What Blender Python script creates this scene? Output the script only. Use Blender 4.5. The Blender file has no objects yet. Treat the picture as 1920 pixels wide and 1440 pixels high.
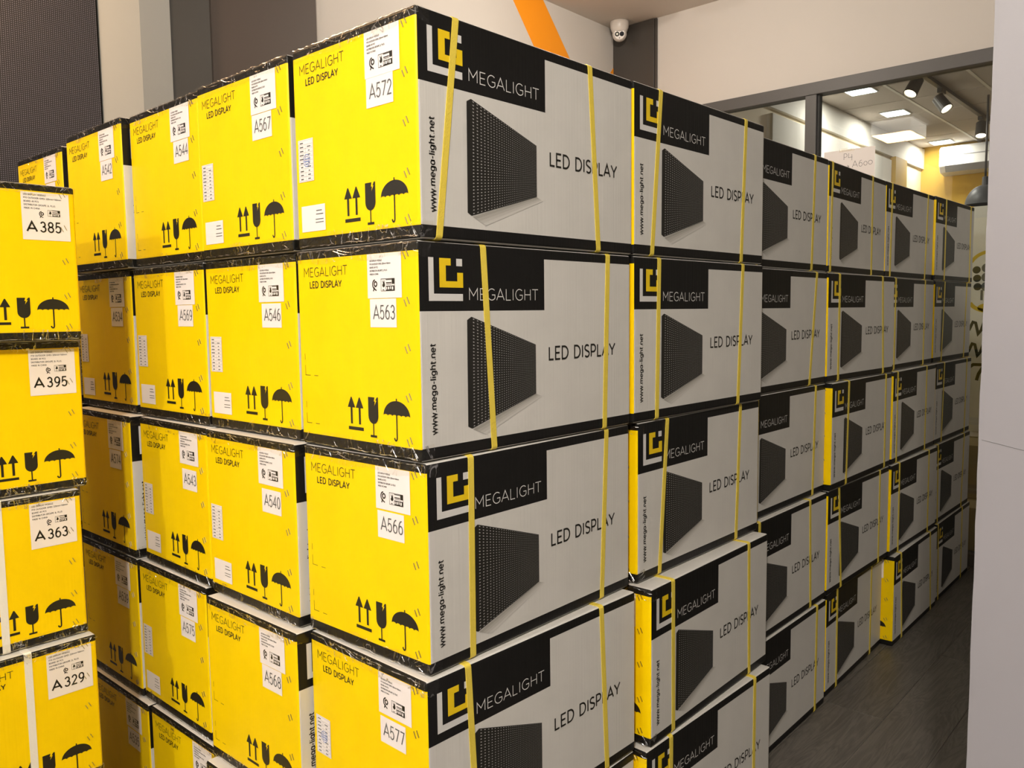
import bpy, bmesh, math, random
from mathutils import Matrix, Vector
random.seed(7)
sc = bpy.context.scene
COL = sc.collection
PI = math.pi

# ------------------------------------------------------------------ camera
cam_d = bpy.data.cameras.new('camera')
cam_d.sensor_fit = 'HORIZONTAL'; cam_d.sensor_width = 36.0
cam_d.lens = 1543.37 / 1920 * 36.0
cam_d.clip_start = 0.02
cam = bpy.data.objects.new('camera', cam_d); COL.objects.link(cam)
_R = Vector((0.66704868, -0.74491558, -0.01211744)); _U = Vector((0.07216852, 0.04841934, 0.99621648)); _F = Vector((0.74151046, 0.66539939, -0.08605752))
m4 = Matrix.Identity(4)
for i in range(3):
    m4[i][0] = _R[i]; m4[i][1] = _U[i]; m4[i][2] = -_F[i]
m4[0][3], m4[1][3], m4[2][3] = -0.9890, -1.1123, 1.4683
cam.matrix_world = m4
sc.camera = cam

# ------------------------------------------------------------------ world, exposure
w = bpy.data.worlds.new('world'); sc.world = w; w.use_nodes = True
w.node_tree.nodes['Background'].inputs[0].default_value = (1.0, 0.88, 0.74, 1)
w.node_tree.nodes['Background'].inputs[1].default_value = 0.13
vs = sc.view_settings
vs.view_transform = 'Standard'; vs.look = 'None'; vs.gamma = 1.0; vs.use_curve_mapping = False
vs.exposure = 0.24
# ceiling luminaires of the store room, all above or beside the picture: (name, x, y, watts, colour)
#  left: throws the older stack's shadow edge on the yellow row; entrance: lights the sides that face the camera
#  stack: the one mirrored in the partition glass; back: lights the upper walls and ceiling behind the cartons
LAMPS = [('left', -4.2, 0.10, 165, (1.0, 0.97, 0.93)), ('entrance', -2.4, -1.7, 400, (1.0, 0.92, 0.82)),
         ('stack', -0.36, 1.87, 28, (1.0, 0.58, 0.26)), ('back', 2.6, 1.30, 35, (1.0, 0.89, 0.76))]
CEIL = 3.53

# ------------------------------------------------------------------ node material helpers
def new_mat(name):
    m = bpy.data.materials.new(name); m.use_nodes = True
    nt = m.node_tree
    return m, nt, nt.nodes['Principled BSDF']
def N(nt, t, **kw):
    n = nt.nodes.new(t)
    for k, v in kw.items():
        if k == 'inp':
            for i, x in v.items(): n.inputs[i].default_value = x
        else: setattr(n, k, v)
    return n
def math_(nt, op, a, b=None, clamp=False):
    n = nt.nodes.new('ShaderNodeMath'); n.operation = op; n.use_clamp = clamp
    for i, x in enumerate((a, b)):
        if x is None: continue
        if isinstance(x, (int, float)): n.inputs[i].default_value = x
        else: nt.links.new(x, n.inputs[i])
    return n.outputs[0]
def mixc(nt, fac, a, b):
    n = nt.nodes.new('ShaderNodeMix'); n.data_type = 'RGBA'
    for i, x in ((0, fac), (6, a), (7, b)):
        if isinstance(x, (int, float)): n.inputs[i].default_value = x
        elif isinstance(x, tuple): n.inputs[i].default_value = (*x, 1) if len(x) == 3 else x
        else: nt.links.new(x, n.inputs[i])
    return n.outputs[2]
def simple(name, col, rough=0.5, metal=0.0, spec=0.5, noise=0.0, nscale=30, bump=0.0, bscale=80, emit=None):
    m, nt, p = new_mat(name)
    p.inputs['Base Color'].default_value = (*col, 1)
    p.inputs['Roughness'].default_value = rough; p.inputs['Metallic'].default_value = metal
    p.inputs['Specular IOR Level'].default_value = spec
    if noise or bump:
        tc = N(nt, 'ShaderNodeTexCoord')
    if noise:
        t = N(nt, 'ShaderNodeTexNoise', inp={'Scale': nscale, 'Detail': 4.0}); nt.links.new(tc.outputs['Object'], t.inputs['Vector'])
        d = tuple(max(0, c * (1 - noise)) for c in col); u = tuple(min(1, c * (1 + noise)) for c in col)
        nt.links.new(mixc(nt, t.outputs['Fac'], d, u), p.inputs['Base Color'])
    if bump:
        t2 = N(nt, 'ShaderNodeTexNoise', inp={'Scale': bscale, 'Detail': 3.0}); nt.links.new(tc.outputs['Object'], t2.inputs['Vector'])
        b = N(nt, 'ShaderNodeBump', inp={'Strength': bump, 'Distance': 0.002}); nt.links.new(t2.outputs['Fac'], b.inputs['Height'])
        nt.links.new(b.outputs[0], p.inputs['Normal'])
    if emit:
        p.inputs['Emission Color'].default_value = (*emit[0], 1); p.inputs['Emission Strength'].default_value = emit[1]
    return m

L, W, H = 0.6588, 0.3765, 0.40
BH = 0.3985          # carton body height; the straps fill the rest of the 0.40 m pitch

def carton_material(name, yellow, white):
    m, nt, p = new_mat(name)
    tc = N(nt, 'ShaderNodeTexCoord'); s = N(nt, 'ShaderNodeSeparateXYZ'); nt.links.new(tc.outputs['Object'], s.inputs[0])
    x, y, z = s.outputs
    lt = lambda a, b: math_(nt, 'LESS_THAN', a, b); gt = lambda a, b: math_(nt, 'GREATER_THAN', a, b)
    mul = lambda a, b: math_(nt, 'MULTIPLY', a, b); mx = lambda a, b: math_(nt, 'MAXIMUM', a, b)
    end = mx(lt(x, 0.0030), gt(x, L - 0.0030))
    endy = mul(gt(z, 0.0245), lt(z, 0.381))
    u = mx(mul(lt(y, W / 2), x), mul(gt(y, W / 2), math_(nt, 'SUBTRACT', L, x)))
    block = mul(lt(u, 0.345), gt(z, 0.273))
    band = mx(mx(gt(z, 0.3775), lt(z, 0.0255)), block)
    topm = mx(gt(z, BH - 0.0022), lt(z, 0.0038))
    black = (0.010, 0.0095, 0.009)
    side = mixc(nt, band, white, black)
    side = mixc(nt, topm, side, tuple(c * 0.98 for c in white))
    endc = mixc(nt, endy, black, yellow)
    c = mixc(nt, end, side, endc)
    t = N(nt, 'ShaderNodeTexNoise', inp={'Scale': 9.0, 'Detail': 5.0}); nt.links.new(tc.outputs['Object'], t.inputs['Vector'])
    mr = N(nt, 'ShaderNodeMapRange', inp={1: 0.3, 2: 0.7, 3: 0.93, 4: 1.0}); nt.links.new(t.outputs['Fac'], mr.inputs[0])
    hv = N(nt, 'ShaderNodeHueSaturation'); nt.links.new(c, hv.inputs['Color']); nt.links.new(mr.outputs[0], hv.inputs['Value'])
    nt.links.new(hv.outputs[0], p.inputs['Base Color'])
    # flutes of the corrugated board + soft dents
    mp = N(nt, 'ShaderNodeMapping'); mp.inputs['Scale'].default_value = (170, 170, 2.0); nt.links.new(tc.outputs['Object'], mp.inputs[0])
    fl = N(nt, 'ShaderNodeTexNoise', inp={'Scale': 1.0, 'Detail': 1.0}); nt.links.new(mp.outputs[0], fl.inputs['Vector'])
    dn = N(nt, 'ShaderNodeTexNoise', inp={'Scale': 6.0, 'Detail': 2.0}); nt.links.new(tc.outputs['Object'], dn.inputs['Vector'])
    hgt = math_(nt, 'ADD', mul(fl.outputs['Fac'], 0.22), dn.outputs['Fac'])
    b = N(nt, 'ShaderNodeBump', inp={'Strength': 0.35, 'Distance': 0.004}); nt.links.new(hgt, b.inputs['Height']); nt.links.new(b.outputs[0], p.inputs['Normal'])
    p.inputs['Roughness'].default_value = 0.38; p.inputs['Specular IOR Level'].default_value = 0.18
    return m
YELLOW = (0.96, 0.665, 0.001)
M = {}
M['carton'] = carton_material('printed_carton', YELLOW, (0.66, 0.645, 0.61))
M['carton_old'] = carton_material('printed_carton_older', YELLOW, (0.66, 0.645, 0.61))
M['ink'] = simple('black_ink', (0.012, 0.011, 0.008), 0.38)
M['ink_grey'] = simple('grey_ink', (0.10, 0.10, 0.10), 0.5)
M['ink_thin'] = simple('olive_black_ink', (0.035, 0.028, 0.003), 0.4)
M['ink_white'] = simple('white_ink', (0.70, 0.69, 0.67), 0.4)
M['ink_yellow'] = simple('yellow_ink', (0.86, 0.60, 0.006), 0.38)
M['ink_blue'] = simple('blue_stamp_ink', (0.14, 0.24, 0.55), 0.6)
M['shade'] = [simple('halftone_%d' % i, (0.66 - .075 * (4 - i), 0.645 - .075 * (4 - i), 0.61 - .075 * (4 - i)), 0.4) for i in range(4)]
M['paper'] = simple('label_paper', (0.86, 0.80, 0.78), 0.45, noise=0.02)
M['paper_old'] = simple('taped_label_paper', (0.86, 0.80, 0.76), 0.35, noise=0.04, nscale=12)
M['cream_tape'] = simple('cream_packing_tape', (0.80, 0.68, 0.48), 0.35, noise=0.05, nscale=12)
M['dot'] = simple('led_dot_print', (0.42, 0.41, 0.40), 0.4)
M['strap'] = simple('yellow_strap', (0.82, 0.64, 0.08), 0.42, bump=0.5, bscale=420)
M['strap_white'] = simple('white_strap', (0.82, 0.80, 0.74), 0.4, bump=0.3, bscale=300)
M['staple'] = simple('steel_staple', (0.45, 0.42, 0.36), 0.3, metal=1.0)

def film_material(name, tint):
    """clear film: nearly invisible except along sparse creases"""
    m = bpy.data.materials.new(name); m.use_nodes = True; nt = m.node_tree; nt.nodes.clear()
    o = nt.nodes.new('ShaderNodeOutputMaterial')
    t = N(nt, 'ShaderNodeBsdfTransparent', inp={0: (*tint, 1)})
    g = N(nt, 'ShaderNodeBsdfGlossy', inp={0: (1, 1, 1, 1), 'Roughness': 0.22})
    tc = N(nt, 'ShaderNodeTexCoord'); oi = N(nt, 'ShaderNodeObjectInfo')
    ad = N(nt, 'ShaderNodeVectorMath'); ad.operation = 'ADD'; nt.links.new(tc.outputs['Object'], ad.inputs[0])
    cb = N(nt, 'ShaderNodeCombineXYZ'); nt.links.new(math_(nt, 'MULTIPLY', oi.outputs['Random'], 9.0), cb.inputs[1]); nt.links.new(cb.outputs[0], ad.inputs[1])
    mp = N(nt, 'ShaderNodeMapping'); mp.inputs['Scale'].default_value = (16, 24, 10); mp.inputs['Rotation'].default_value = (0.5, 0, 0); nt.links.new(ad.outputs[0], mp.inputs[0])
    no = N(nt, 'ShaderNodeTexNoise', inp={'Scale': 1.0, 'Detail': 2.5, 'Distortion': 2.2}); nt.links.new(mp.outputs[0], no.inputs['Vector'])
    cr = math_(nt, 'ABSOLUTE', math_(nt, 'SUBTRACT', no.outputs['Fac'], 0.5))
    mr = N(nt, 'ShaderNodeMapRange', inp={1: 0.0, 2: 0.022, 3: 1.0, 4: 0.0}); nt.links.new(cr, mr.inputs[0])
    n2 = N(nt, 'ShaderNodeTexNoise', inp={'Scale': 14.0, 'Detail': 1.0}); nt.links.new(ad.outputs[0], n2.inputs['Vector'])
    m2 = N(nt, 'ShaderNodeMapRange', inp={1: 0.44, 2: 0.60, 3: 0.0, 4: 1.0}); nt.links.new(n2.outputs['Fac'], m2.inputs[0])
    crease = math_(nt, 'MULTIPLY', mr.outputs[0], m2.outputs[0])
    b = N(nt, 'ShaderNodeBump', inp={'Strength': 1.0, 'Distance': 0.005}); nt.links.new(no.outputs['Fac'], b.inputs['Height']); nt.links.new(b.outputs[0], g.inputs['Normal'])
    mixs = N(nt, 'ShaderNodeMixShader'); nt.links.new(math_(nt, 'ADD', math_(nt, 'MULTIPLY', crease, 0.75), 0.03), mixs.inputs[0])
    nt.links.new(t.outputs[0], mixs.inputs[1]); nt.links.new(g.outputs[0], mixs.inputs[2]); nt.links.new(mixs.outputs[0], o.inputs[0])
    return m
M['tape'] = film_material('clear_packing_tape', (0.97, 0.96, 0.93))

# ------------------------------------------------------------------ object helpers
def tag(o, label, cat=None, group=None, kind=None):
    o['label'] = label
    if cat: o['category'] = cat
    if group: o['group'] = group
    if kind: o['kind'] = kind
    return o
def link(name, me, parent=None, loc=None, rot=None):
    o = bpy.data.objects.new(name, me); COL.objects.link(o)
    if parent: o.parent = parent
    if loc is not None: o.location = loc
    if rot is not None: o.rotation_euler = rot
    return o
def empty(name, loc=(0, 0, 0), rz=0.0, s=1.0):
    o = bpy.data.objects.new(name, None); COL.objects.link(o)
    o.empty_display_size = 0.1; o.location = loc; o.rotation_euler = (0, 0, rz); o.scale = (s, s, s)
    return o
def mesh(name, verts, faces, mats, fmat=None, smooth=False):
    me = bpy.data.meshes.new(name); me.from_pydata(verts, [], faces)
    for m in (mats if isinstance(mats, (list, tuple)) else [mats]): me.materials.append(m)
    if fmat: me.polygons.foreach_set('material_index', fmat)
    if smooth: me.polygons.foreach_set('use_smooth', [True] * len(faces))
    me.update(); return me
class MB:
    """collects boxes, prisms, lathes into one mesh"""
    def __init__(s): s.v = []; s.f = []; s.m = []
    def add(s, verts, faces, mi=0):
        b = len(s.v); s.v += [tuple(v) for v in verts]; s.f += [tuple(b + i for i in f) for f in faces]; s.m += [mi] * len(faces)
    def box(s, a, b, mi=0, mat=None):
        v = [Vector((x, y, z)) for x in (a[0], b[0]) for y in (a[1], b[1]) for z in (a[2], b[2])]
        if mat: v = [mat @ q for q in v]
        s.add(v, [(0, 1, 3, 2), (4, 6, 7, 5), (0, 4, 5, 1), (2, 3, 7, 6), (0, 2, 6, 4), (1, 5, 7, 3)], mi)
    def lathe(s, prof, n=32, mat=None, mi=0, cap=True):
        v = []; f = []
        for (r, z) in prof:
            for i in range(n):
                a = 2 * PI * i / n; v.append(Vector((r * math.cos(a), r * math.sin(a), z)))
        for k in range(len(prof) - 1):
            for i in range(n):
                j = (i + 1) % n; f.append((k * n + i, k * n + j, (k + 1) * n + j, (k + 1) * n + i))
        if cap:
            f.append(tuple(range(n - 1, -1, -1))); f.append(tuple((len(prof) - 1) * n + i for i in range(n)))
        if mat: v = [mat @ q for q in v]
        s.add(v, f, mi)
    def prism(s, poly, fn, d, mi=0):
        """poly 2-D, fn(u, v, w) -> 3-D, extruded w = 0..d"""
        n = len(poly); v = [fn(a, b, 0) for a, b in poly] + [fn(a, b, d) for a, b in poly]
        s.add(v, [tuple(range(n)), tuple(range(2 * n - 1, n - 1, -1))] + [(i, n + i, n + (i + 1) % n, (i + 1) % n) for i in range(n)], mi)
    def me(s, name, mats, smooth=False, bevel=0, seg=2, auto=False):
        me = mesh(name, s.v, s.f, mats, s.m, smooth)
        if bevel:
            bm = bmesh.new(); bm.from_mesh(me)
            bmesh.ops.remove_doubles(bm, verts=bm.verts, dist=1e-6)
            bmesh.ops.recalc_face_normals(bm, faces=bm.faces)
            bmesh.ops.bevel(bm, geom=[e for e in bm.edges if len(e.link_faces) == 2 and e.calc_face_angle(0) > 0.4], offset=bevel, segments=seg, profile=0.5, affect='EDGES')
            bm.to_mesh(me); bm.free()
        else:
            bm = bmesh.new(); bm.from_mesh(me); bmesh.ops.recalc_face_normals(bm, faces=bm.faces); bm.to_mesh(me); bm.free()
        return me

# ------------------------------------------------------------------ stroke lettering
def arc(cx, cy, rx, ry, a0, a1, n=14):
    return [(cx + rx * math.cos(math.radians(a0 + (a1 - a0) * i / n)), cy + ry * math.sin(math.radians(a0 + (a1 - a0) * i / n))) for i in range(n + 1)]
G = {
 ' ': (0.42, []), '.': (0.24, [[(0.12, 0.0), (0.12, 0.10)]]), '-': (0.46, [[(0.06, 0.36), (0.40, 0.36)]]),
 '(': (0.3, [arc(0.42, 0.45, 0.34, 0.62, 125, 235)]), ')': (0.3, [arc(-0.1, 0.45, 0.34, 0.62, 55, -55)]), '*': (0.45, [[(0.08, 0.4), (0.37, 0.75)], [(0.37, 0.4), (0.08, 0.75)]]),
 'A': (0.80, [[(0.0, 0), (0.39, 1), (0.78, 0)], [(0.12, 0.31), (0.66, 0.31)]]),
 'B': (0.66, [[(0.34, 0.52), (0.08, 0.52)], [(0.08, 0.0), (0.08, 1.0), (0.34, 1.0)] + arc(0.34, 0.76, 0.22, 0.24, 90, -90), arc(0.36, 0.26, 0.25, 0.26, 90, -90) + [(0.08, 0.0)]]),
 'C': (0.82, [arc(0.47, 0.5, 0.40, 0.5, 45, 315, 22)]),
 'D': (0.82, [[(0.09, 0.0), (0.09, 1.0), (0.32, 1.0)] + arc(0.32, 0.5, 0.43, 0.5, 90, -90) + [(0.09, 0.0)]]),
 'E': (0.66, [[(0.60, 1), (0.09, 1), (0.09, 0), (0.60, 0)], [(0.09, 0.51), (0.54, 0.51)]]),
 'F': (0.62, [[(0.58, 1), (0.09, 1), (0.09, 0)], [(0.09, 0.51), (0.52, 0.51)]]),
 'G': (0.86, [arc(0.47, 0.5, 0.41, 0.5, 48, 318, 24) + [(0.79, 0.22), (0.79, 0.46), (0.48, 0.46)]]),
 'H': (0.80, [[(0.09, 0), (0.09, 1)], [(0.71, 0), (0.71, 1)], [(0.09, 0.51), (0.71, 0.51)]]),
 'I': (0.24, [[(0.12, 0), (0.12, 1)]]),
 'L': (0.60, [[(0.09, 1), (0.09, 0), (0.56, 0)]]),
 'M': (0.96, [[(0.09, 0), (0.09, 1), (0.48, 0.36), (0.87, 1), (0.87, 0)]]),
 'N': (0.80, [[(0.09, 0), (0.09, 1), (0.71, 0), (0.71, 1)]]),
 'O': (0.96, [arc(0.48, 0.5, 0.42, 0.5, 90, 450, 26)]),
 'P': (0.70, [[(0.09, 0), (0.09, 1), (0.36, 1)] + arc(0.36, 0.70, 0.27, 0.30, 90, -90) + [(0.09, 0.40)]]),
 'R': (0.72, [[(0.09, 0), (0.09, 1), (0.36, 1)] + arc(0.36, 0.72, 0.26, 0.28, 90, -90) + [(0.09, 0.44)], [(0.36, 0.44), (0.64, 0)]]),
 'S': (0.66, [arc(0.33, 0.745, 0.25, 0.255, 35, 215, 12)[:-1] + [(0.14, 0.60), (0.33, 0.51), (0.50, 0.43)] + arc(0.33, 0.265, 0.27, 0.265, 25, -145, 12)]),
 'T': (0.70, [[(0.02, 1), (0.68, 1)], [(0.35, 1), (0.35, 0)]]),
 'U': (0.78, [[(0.09, 1)] + arc(0.39, 0.32, 0.30, 0.32, 180, 360) + [(0.69, 1)]]),
 'Y': (0.76, [[(0.02, 1), (0.38, 0.45), (0.74, 1)], [(0.38, 0.45), (0.38, 0)]]),
 '0': (0.62, [arc(0.31, 0.5, 0.24, 0.5, 90, 450, 24)]),
 '1': (0.62, [[(0.10, 0.76), (0.34, 1), (0.34, 0)]]),
 '2': (0.62, [arc(0.30, 0.72, 0.22, 0.28, 170, -25, 12) + [(0.07, 0.0), (0.56, 0.0)]]),
 '3': (0.62, [arc(0.28, 0.745, 0.21, 0.255, 160, -70, 12) + [(0.24, 0.52)], [(0.24, 0.52)] + arc(0.28, 0.27, 0.25, 0.27, 75, -160, 14)]),
 '4': (0.62, [[(0.45, 0), (0.45, 1), (0.04, 0.28), (0.60, 0.28)]]),
 '5': (0.62, [[(0.52, 1), (0.15, 1), (0.09, 0.50)] + arc(0.29, 0.32, 0.25, 0.32, 125, -150, 16)]),
 '6': (0.62, [arc(0.42, 0.30, 0.35, 0.70, 82, 180, 12) + arc(0.31, 0.31, 0.24, 0.31, 180, 540, 20)]),
 '7': (0.62, [[(0.05, 1), (0.56, 1), (0.20, 0)]]),
 '8': (0.62, [arc(0.31, 0.76, 0.21, 0.24, 270, 630, 18), arc(0.31, 0.26, 0.25, 0.26, 90, 450, 18)]),
 '9': (0.62, [arc(0.20, 0.70, 0.35, 0.70, 262, 360, 12) + arc(0.31, 0.69, 0.24, 0.31, 0, 360, 20)]),
 'w': (1.02, [[(0.03, 0.70), (0.27, 0), (0.51, 0.70), (0.75, 0), (0.99, 0.70)]]),
 'm': (1.12, [[(0.10, 0), (0.10, 0.70)], [(0.10, 0.42)] + arc(0.33, 0.46, 0.23, 0.24, 180, 0, 10) + [(0.56, 0)], [(0.56, 0.42)] + arc(0.79, 0.46, 0.23, 0.24, 180, 0, 10) + [(1.02, 0)]]),
 'e': (0.74, [[(0.08, 0.36), (0.66, 0.36)] + arc(0.37, 0.35, 0.29, 0.35, 8, 320, 20)]),
 'g': (0.78, [arc(0.36, 0.37, 0.28, 0.33, 0, 360, 20), [(0.66, 0.70), (0.66, -0.02)] + arc(0.37, 0.0, 0.29, 0.26, 0, -150, 10)]),
 'a': (0.76, [arc(0.36, 0.35, 0.28, 0.35, 0, 360, 20), [(0.66, 0.70), (0.66, 0.0)]]),
 'l': (0.24, [[(0.12, 0), (0.12, 1.04)]]), 'i': (0.24, [[(0.12, 0), (0.12, 0.70)], [(0.12, 0.88), (0.12, 1.0)]]),
 'h': (0.72, [[(0.10, 0), (0.10, 1.04)], [(0.10, 0.40)] + arc(0.36, 0.44, 0.26, 0.26, 180, 0, 10) + [(0.62, 0)]]),
 'n': (0.72, [[(0.10, 0), (0.10, 0.70)], [(0.10, 0.40)] + arc(0.36, 0.44, 0.26, 0.26, 180, 0, 10) + [(0.62, 0)]]),
 't': (0.48, [[(0.18, 0.92), (0.18, 0.20)] + arc(0.34, 0.18, 0.16, 0.18, 180, 285, 8), [(0.02, 0.70), (0.44, 0.70)]]),
}
def stroke_polys(line, t):
    """quad strip polygons of thickness t along a polyline with mitred joins"""
    pts = [Vector((p[0], p[1])) for p in line]
    q = [pts[0]]
    for p in pts[1:]:
        if (p - q[-1]).length > 1e-7: q.append(p)
    pts = q
    if len(pts) < 2: return []
    closed = (pts[0] - pts[-1]).length < 1e-6
    if closed: pts = pts[:-1]
    n = len(pts); offs = []
    for i in range(n):
        d0 = None; d1 = None
        if i > 0 or closed: d0 = (pts[i] - pts[i - 1]).normalized()
        if i < n - 1 or closed: d1 = (pts[(i + 1) % n] - pts[i]).normalized()
        if d0 is None: d0 = d1
        if d1 is None: d1 = d0
        nrm = Vector((-d0.y - d1.y, d0.x + d1.x))
        if nrm.length < 1e-6: nrm = Vector((-d0.y, d0.x))
        nrm.normalize(); k = max(0.35, nrm.dot(Vector((-d0.y, d0.x))))
        offs.append(nrm * (t / 2 / k))
    out = []
    for i in range(n if closed else n - 1):
        j = (i + 1) % n
        out.append([pts[i] - offs[i], pts[j] - offs[j], pts[j] + offs[j], pts[i] + offs[i]])
    return [[(v.x, v.y) for v in p] for p in out]
def text_width(s, sp=0.10): return sum(G[c][0] + sp for c in s) - sp
def text_polys(s, u, v, h, t, width=None, sp=0.10, rot=False):
    """lettering: baseline-left (u, v), cap height h, stroke t; width stretches; rot: reads upwards"""
    x = 0; out = []
    sx = h if width is None else width / text_width(s, sp)
    for c in s:
        gw, ls = G[c]
        for ln in ls:
            pl = [((x + px) * sx, py * h) for px, py in ln]
            out += stroke_polys(pl, t)
        x += gw + sp
    if rot: return [[(u - b, v + a) for a, b in p] for p in out]
    return [[(u + a, v + b) for a, b in p] for p in out]
END = lambda u, v, e: (-e, W - u, v)
FRONT = lambda u, v, e: (u, -e, v)
def flat(name, groups, fn, e=0.0006):
    """groups: [(material, [polygons], extra lift)] printed on a carton face"""
    v = []; f = []; fm = []; mats = []
    for g in groups:
        mat, polys = g[0], g[1]; lift = e + (g[2] if len(g) > 2 else 0)
        if mat not in mats: mats.append(mat)
        for p in polys:
            b = len(v); v += [fn(a, c, lift) for a, c in p]; f.append(tuple(range(b, b + len(p)))); fm.append(mats.index(mat))
    return mesh(name, v, f, mats, fm)
def rect(u0, v0, u1, v1): return [(u0, v0), (u1, v0), (u1, v1), (u0, v1)]

# ------------------------------------------------------------------ carton prototypes
def rounded_box(name, a, b, r, seg, mats):
    mb = MB(); mb.box(a, b); return mb.me(name, mats, bevel=r, seg=seg)
ME = {}
ME['body'] = rounded_box('carton_body', (0, 0, 0.0016), (L, W, BH), 0.0055, 3, M['carton'])
ME['body_old'] = rounded_box('carton_body_older', (0, 0, 0.0016), (L, W, BH), 0.0065, 3, M['carton_old'])
# front print
Lp = [(0.0275, 0.3695), (0.0400, 0.3695), (0.0400, 0.3045), (0.1125, 0.3045), (0.1125, 0.2915), (0.0275, 0.2915)]
Cp = [rect(0.0540, 0.3160, 0.0700, 0.3690), rect(0.0700, 0.3560, 0.0825, 0.3690), rect(0.0700, 0.3160, 0.0985, 0.3275), rect(0.0985, 0.3160, 0.1135, 0.3435)]
ME['logo'] = flat('logo', [(M['ink_white'], [Lp[:3] + [(0.0400, 0.2915), (0.0275, 0.2915)], rect(0.0400, 0.2915, 0.1125, 0.3045), rect(0.0965, 0.3555, 0.1115, 0.3690)]), (M['ink_yellow'], Cp)], FRONT)
ME['brand'] = flat('brand_lettering', [(M['ink_white'], text_polys('MEGALIGHT', 0.1255, 0.2935, 0.0215, 0.0017, 0.2010))], FRONT)
ME['url'] = flat('web_address', [(M['ink'], text_polys('www.mega-light.net', 0.0375, 0.0490, 0.0130, 0.0024, 0.1660, rot=True))], FRONT)
ME['caption'] = flat('caption_lettering', [(M['ink'], text_polys('LED DISPLAY', 0.3565, 0.1695, 0.0262, 0.0040, 0.2390))], FRONT)
p1, p2, p3, p4, p5, p6 = (0.1190, 0.2560), (0.1305, 0.2620), (0.3155, 0.2030), (0.3155, 0.1015), (0.1280, 0.0495), (0.1175, 0.0545)
def persp(s, t):
    """square (s, t) -> printed perspective quad p2 p3 p4 p5; t = 0 bottom"""
    hl = p2[1] - p5[1]; hr = p3[1] - p4[1]; k = hl / hr
    a = s * 1.0 / (s + (1 - s) / k * 1.0) if 0 < s < 1 else s
    x0, y0 = p5[0] + (p4[0] - p5[0]) * a, p5[1] + (p4[1] - p5[1]) * a
    x1, y1 = p2[0] + (p3[0] - p2[0]) * a, p2[1] + (p3[1] - p2[1]) * a
    return (x0 + (x1 - x0) * t, y0 + (y1 - y0) * t)
dots = []
ND = 34
for i in range(ND):
    for j in range(ND):
        s = (i + 0.5) / ND; t = (j + 0.5) / ND; ds = 0.235 / ND; dt = 0.20 / ND
        dots.append([persp(s - ds, t), persp(s, t - dt), persp(s + ds, t), persp(s, t + dt)])
sh = []
base = [(0.1305, 0.0480), (0.3155, 0.1010), (0.3400, 0.0930), (0.1750, 0.0300)]
for i in range(4):
    a0, a1 = i / 4 * 0.8, (i + 1) / 4 * 0.8
    lerp = lambda A, B, k: (A[0] + (B[0] - A[0]) * k, A[1] + (B[1] - A[1]) * k)
    sh.append((M['shade'][i], [[lerp(base[0], base[3], a0), lerp(base[1], base[2], a0), lerp(base[1], base[2], a1), lerp(base[0], base[3], a1)]]))
ME['picture'] = flat('display_picture', sh + [(M['ink'], [[p1, p2, p3, p4, p5, p6]], 0.0002), (M['dot'], dots, 0.0004)], FRONT)
# yellow end print
ME['end_brand'] = flat('end_brand', [(M['ink_thin'], text_polys('MEGALIGHT', 0.0243, 0.3460, 0.0178, 0.0015, 0.1470)), (M['ink'], text_polys('LED DISPLAY', 0.0445, 0.3235, 0.0122, 0.0022, 0.1075))], END)
def arrow(u):
    return [[(u - 0.0118, 0.0885), (u + 0.0118, 0.0885), (u + 0.0100, 0.0925), (u + 0.0016, 0.1085), (u, 0.1095), (u - 0.0016, 0.1085), (u - 0.0100, 0.0925)], rect(u - 0.0030, 0.0565, u + 0.0030, 0.0885)]
gl = [(0.2257, 0.1120), (0.2452, 0.1120), (0.2428, 0.1040), (0.2462, 0.1043), (0.2440, 0.0950), (0.2512, 0.1062), (0.2478, 0.1060), (0.2516, 0.1120), (0.2545, 0.1128), (0.2558, 0.1120), (0.2558, 0.0780)] + [(0.2407 + 0.0151 * math.cos(a), 0.0760 + 0.0150 * math.sin(a)) for a in [-PI * i / 10 for i in range(0, 11)]]
um = [(0.3098 + 0.0383 * math.cos(a), 0.0800 + 0.0290 * math.sin(a)) for a in [PI * i / 24 for i in range(25)]]
sc_ = []
for k in range(6):
    c0 = 0.2715 + 0.0766 * k / 6; r = 0.0766 / 12
    sc_ += [(c0 + r - r * math.cos(PI * i / 6), 0.0800 + 0.0032 * math.sin(PI * i / 6)) for i in range(0 if k == 0 else 1, 7)]
um = um[:-1] + sc_
ME['symbols'] = flat('handling_symbols', [(M['ink'], arrow(0.1728) + arrow(0.1985) + [rect(0.1625, 0.0445, 0.2100, 0.0510), gl, rect(0.2392, 0.0390, 0.2422, 0.0620), rect(0.2310, 0.0350, 0.2505, 0.0395), um, rect(0.3083, 0.1080, 0.3113, 0.1135)]
   + stroke_polys([(0.3098, 0.0830), (0.3098, 0.0405)] + arc(0.3062, 0.0400, 0.0036, 0.0050, 0, -180, 8), 0.0034))], END)
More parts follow.
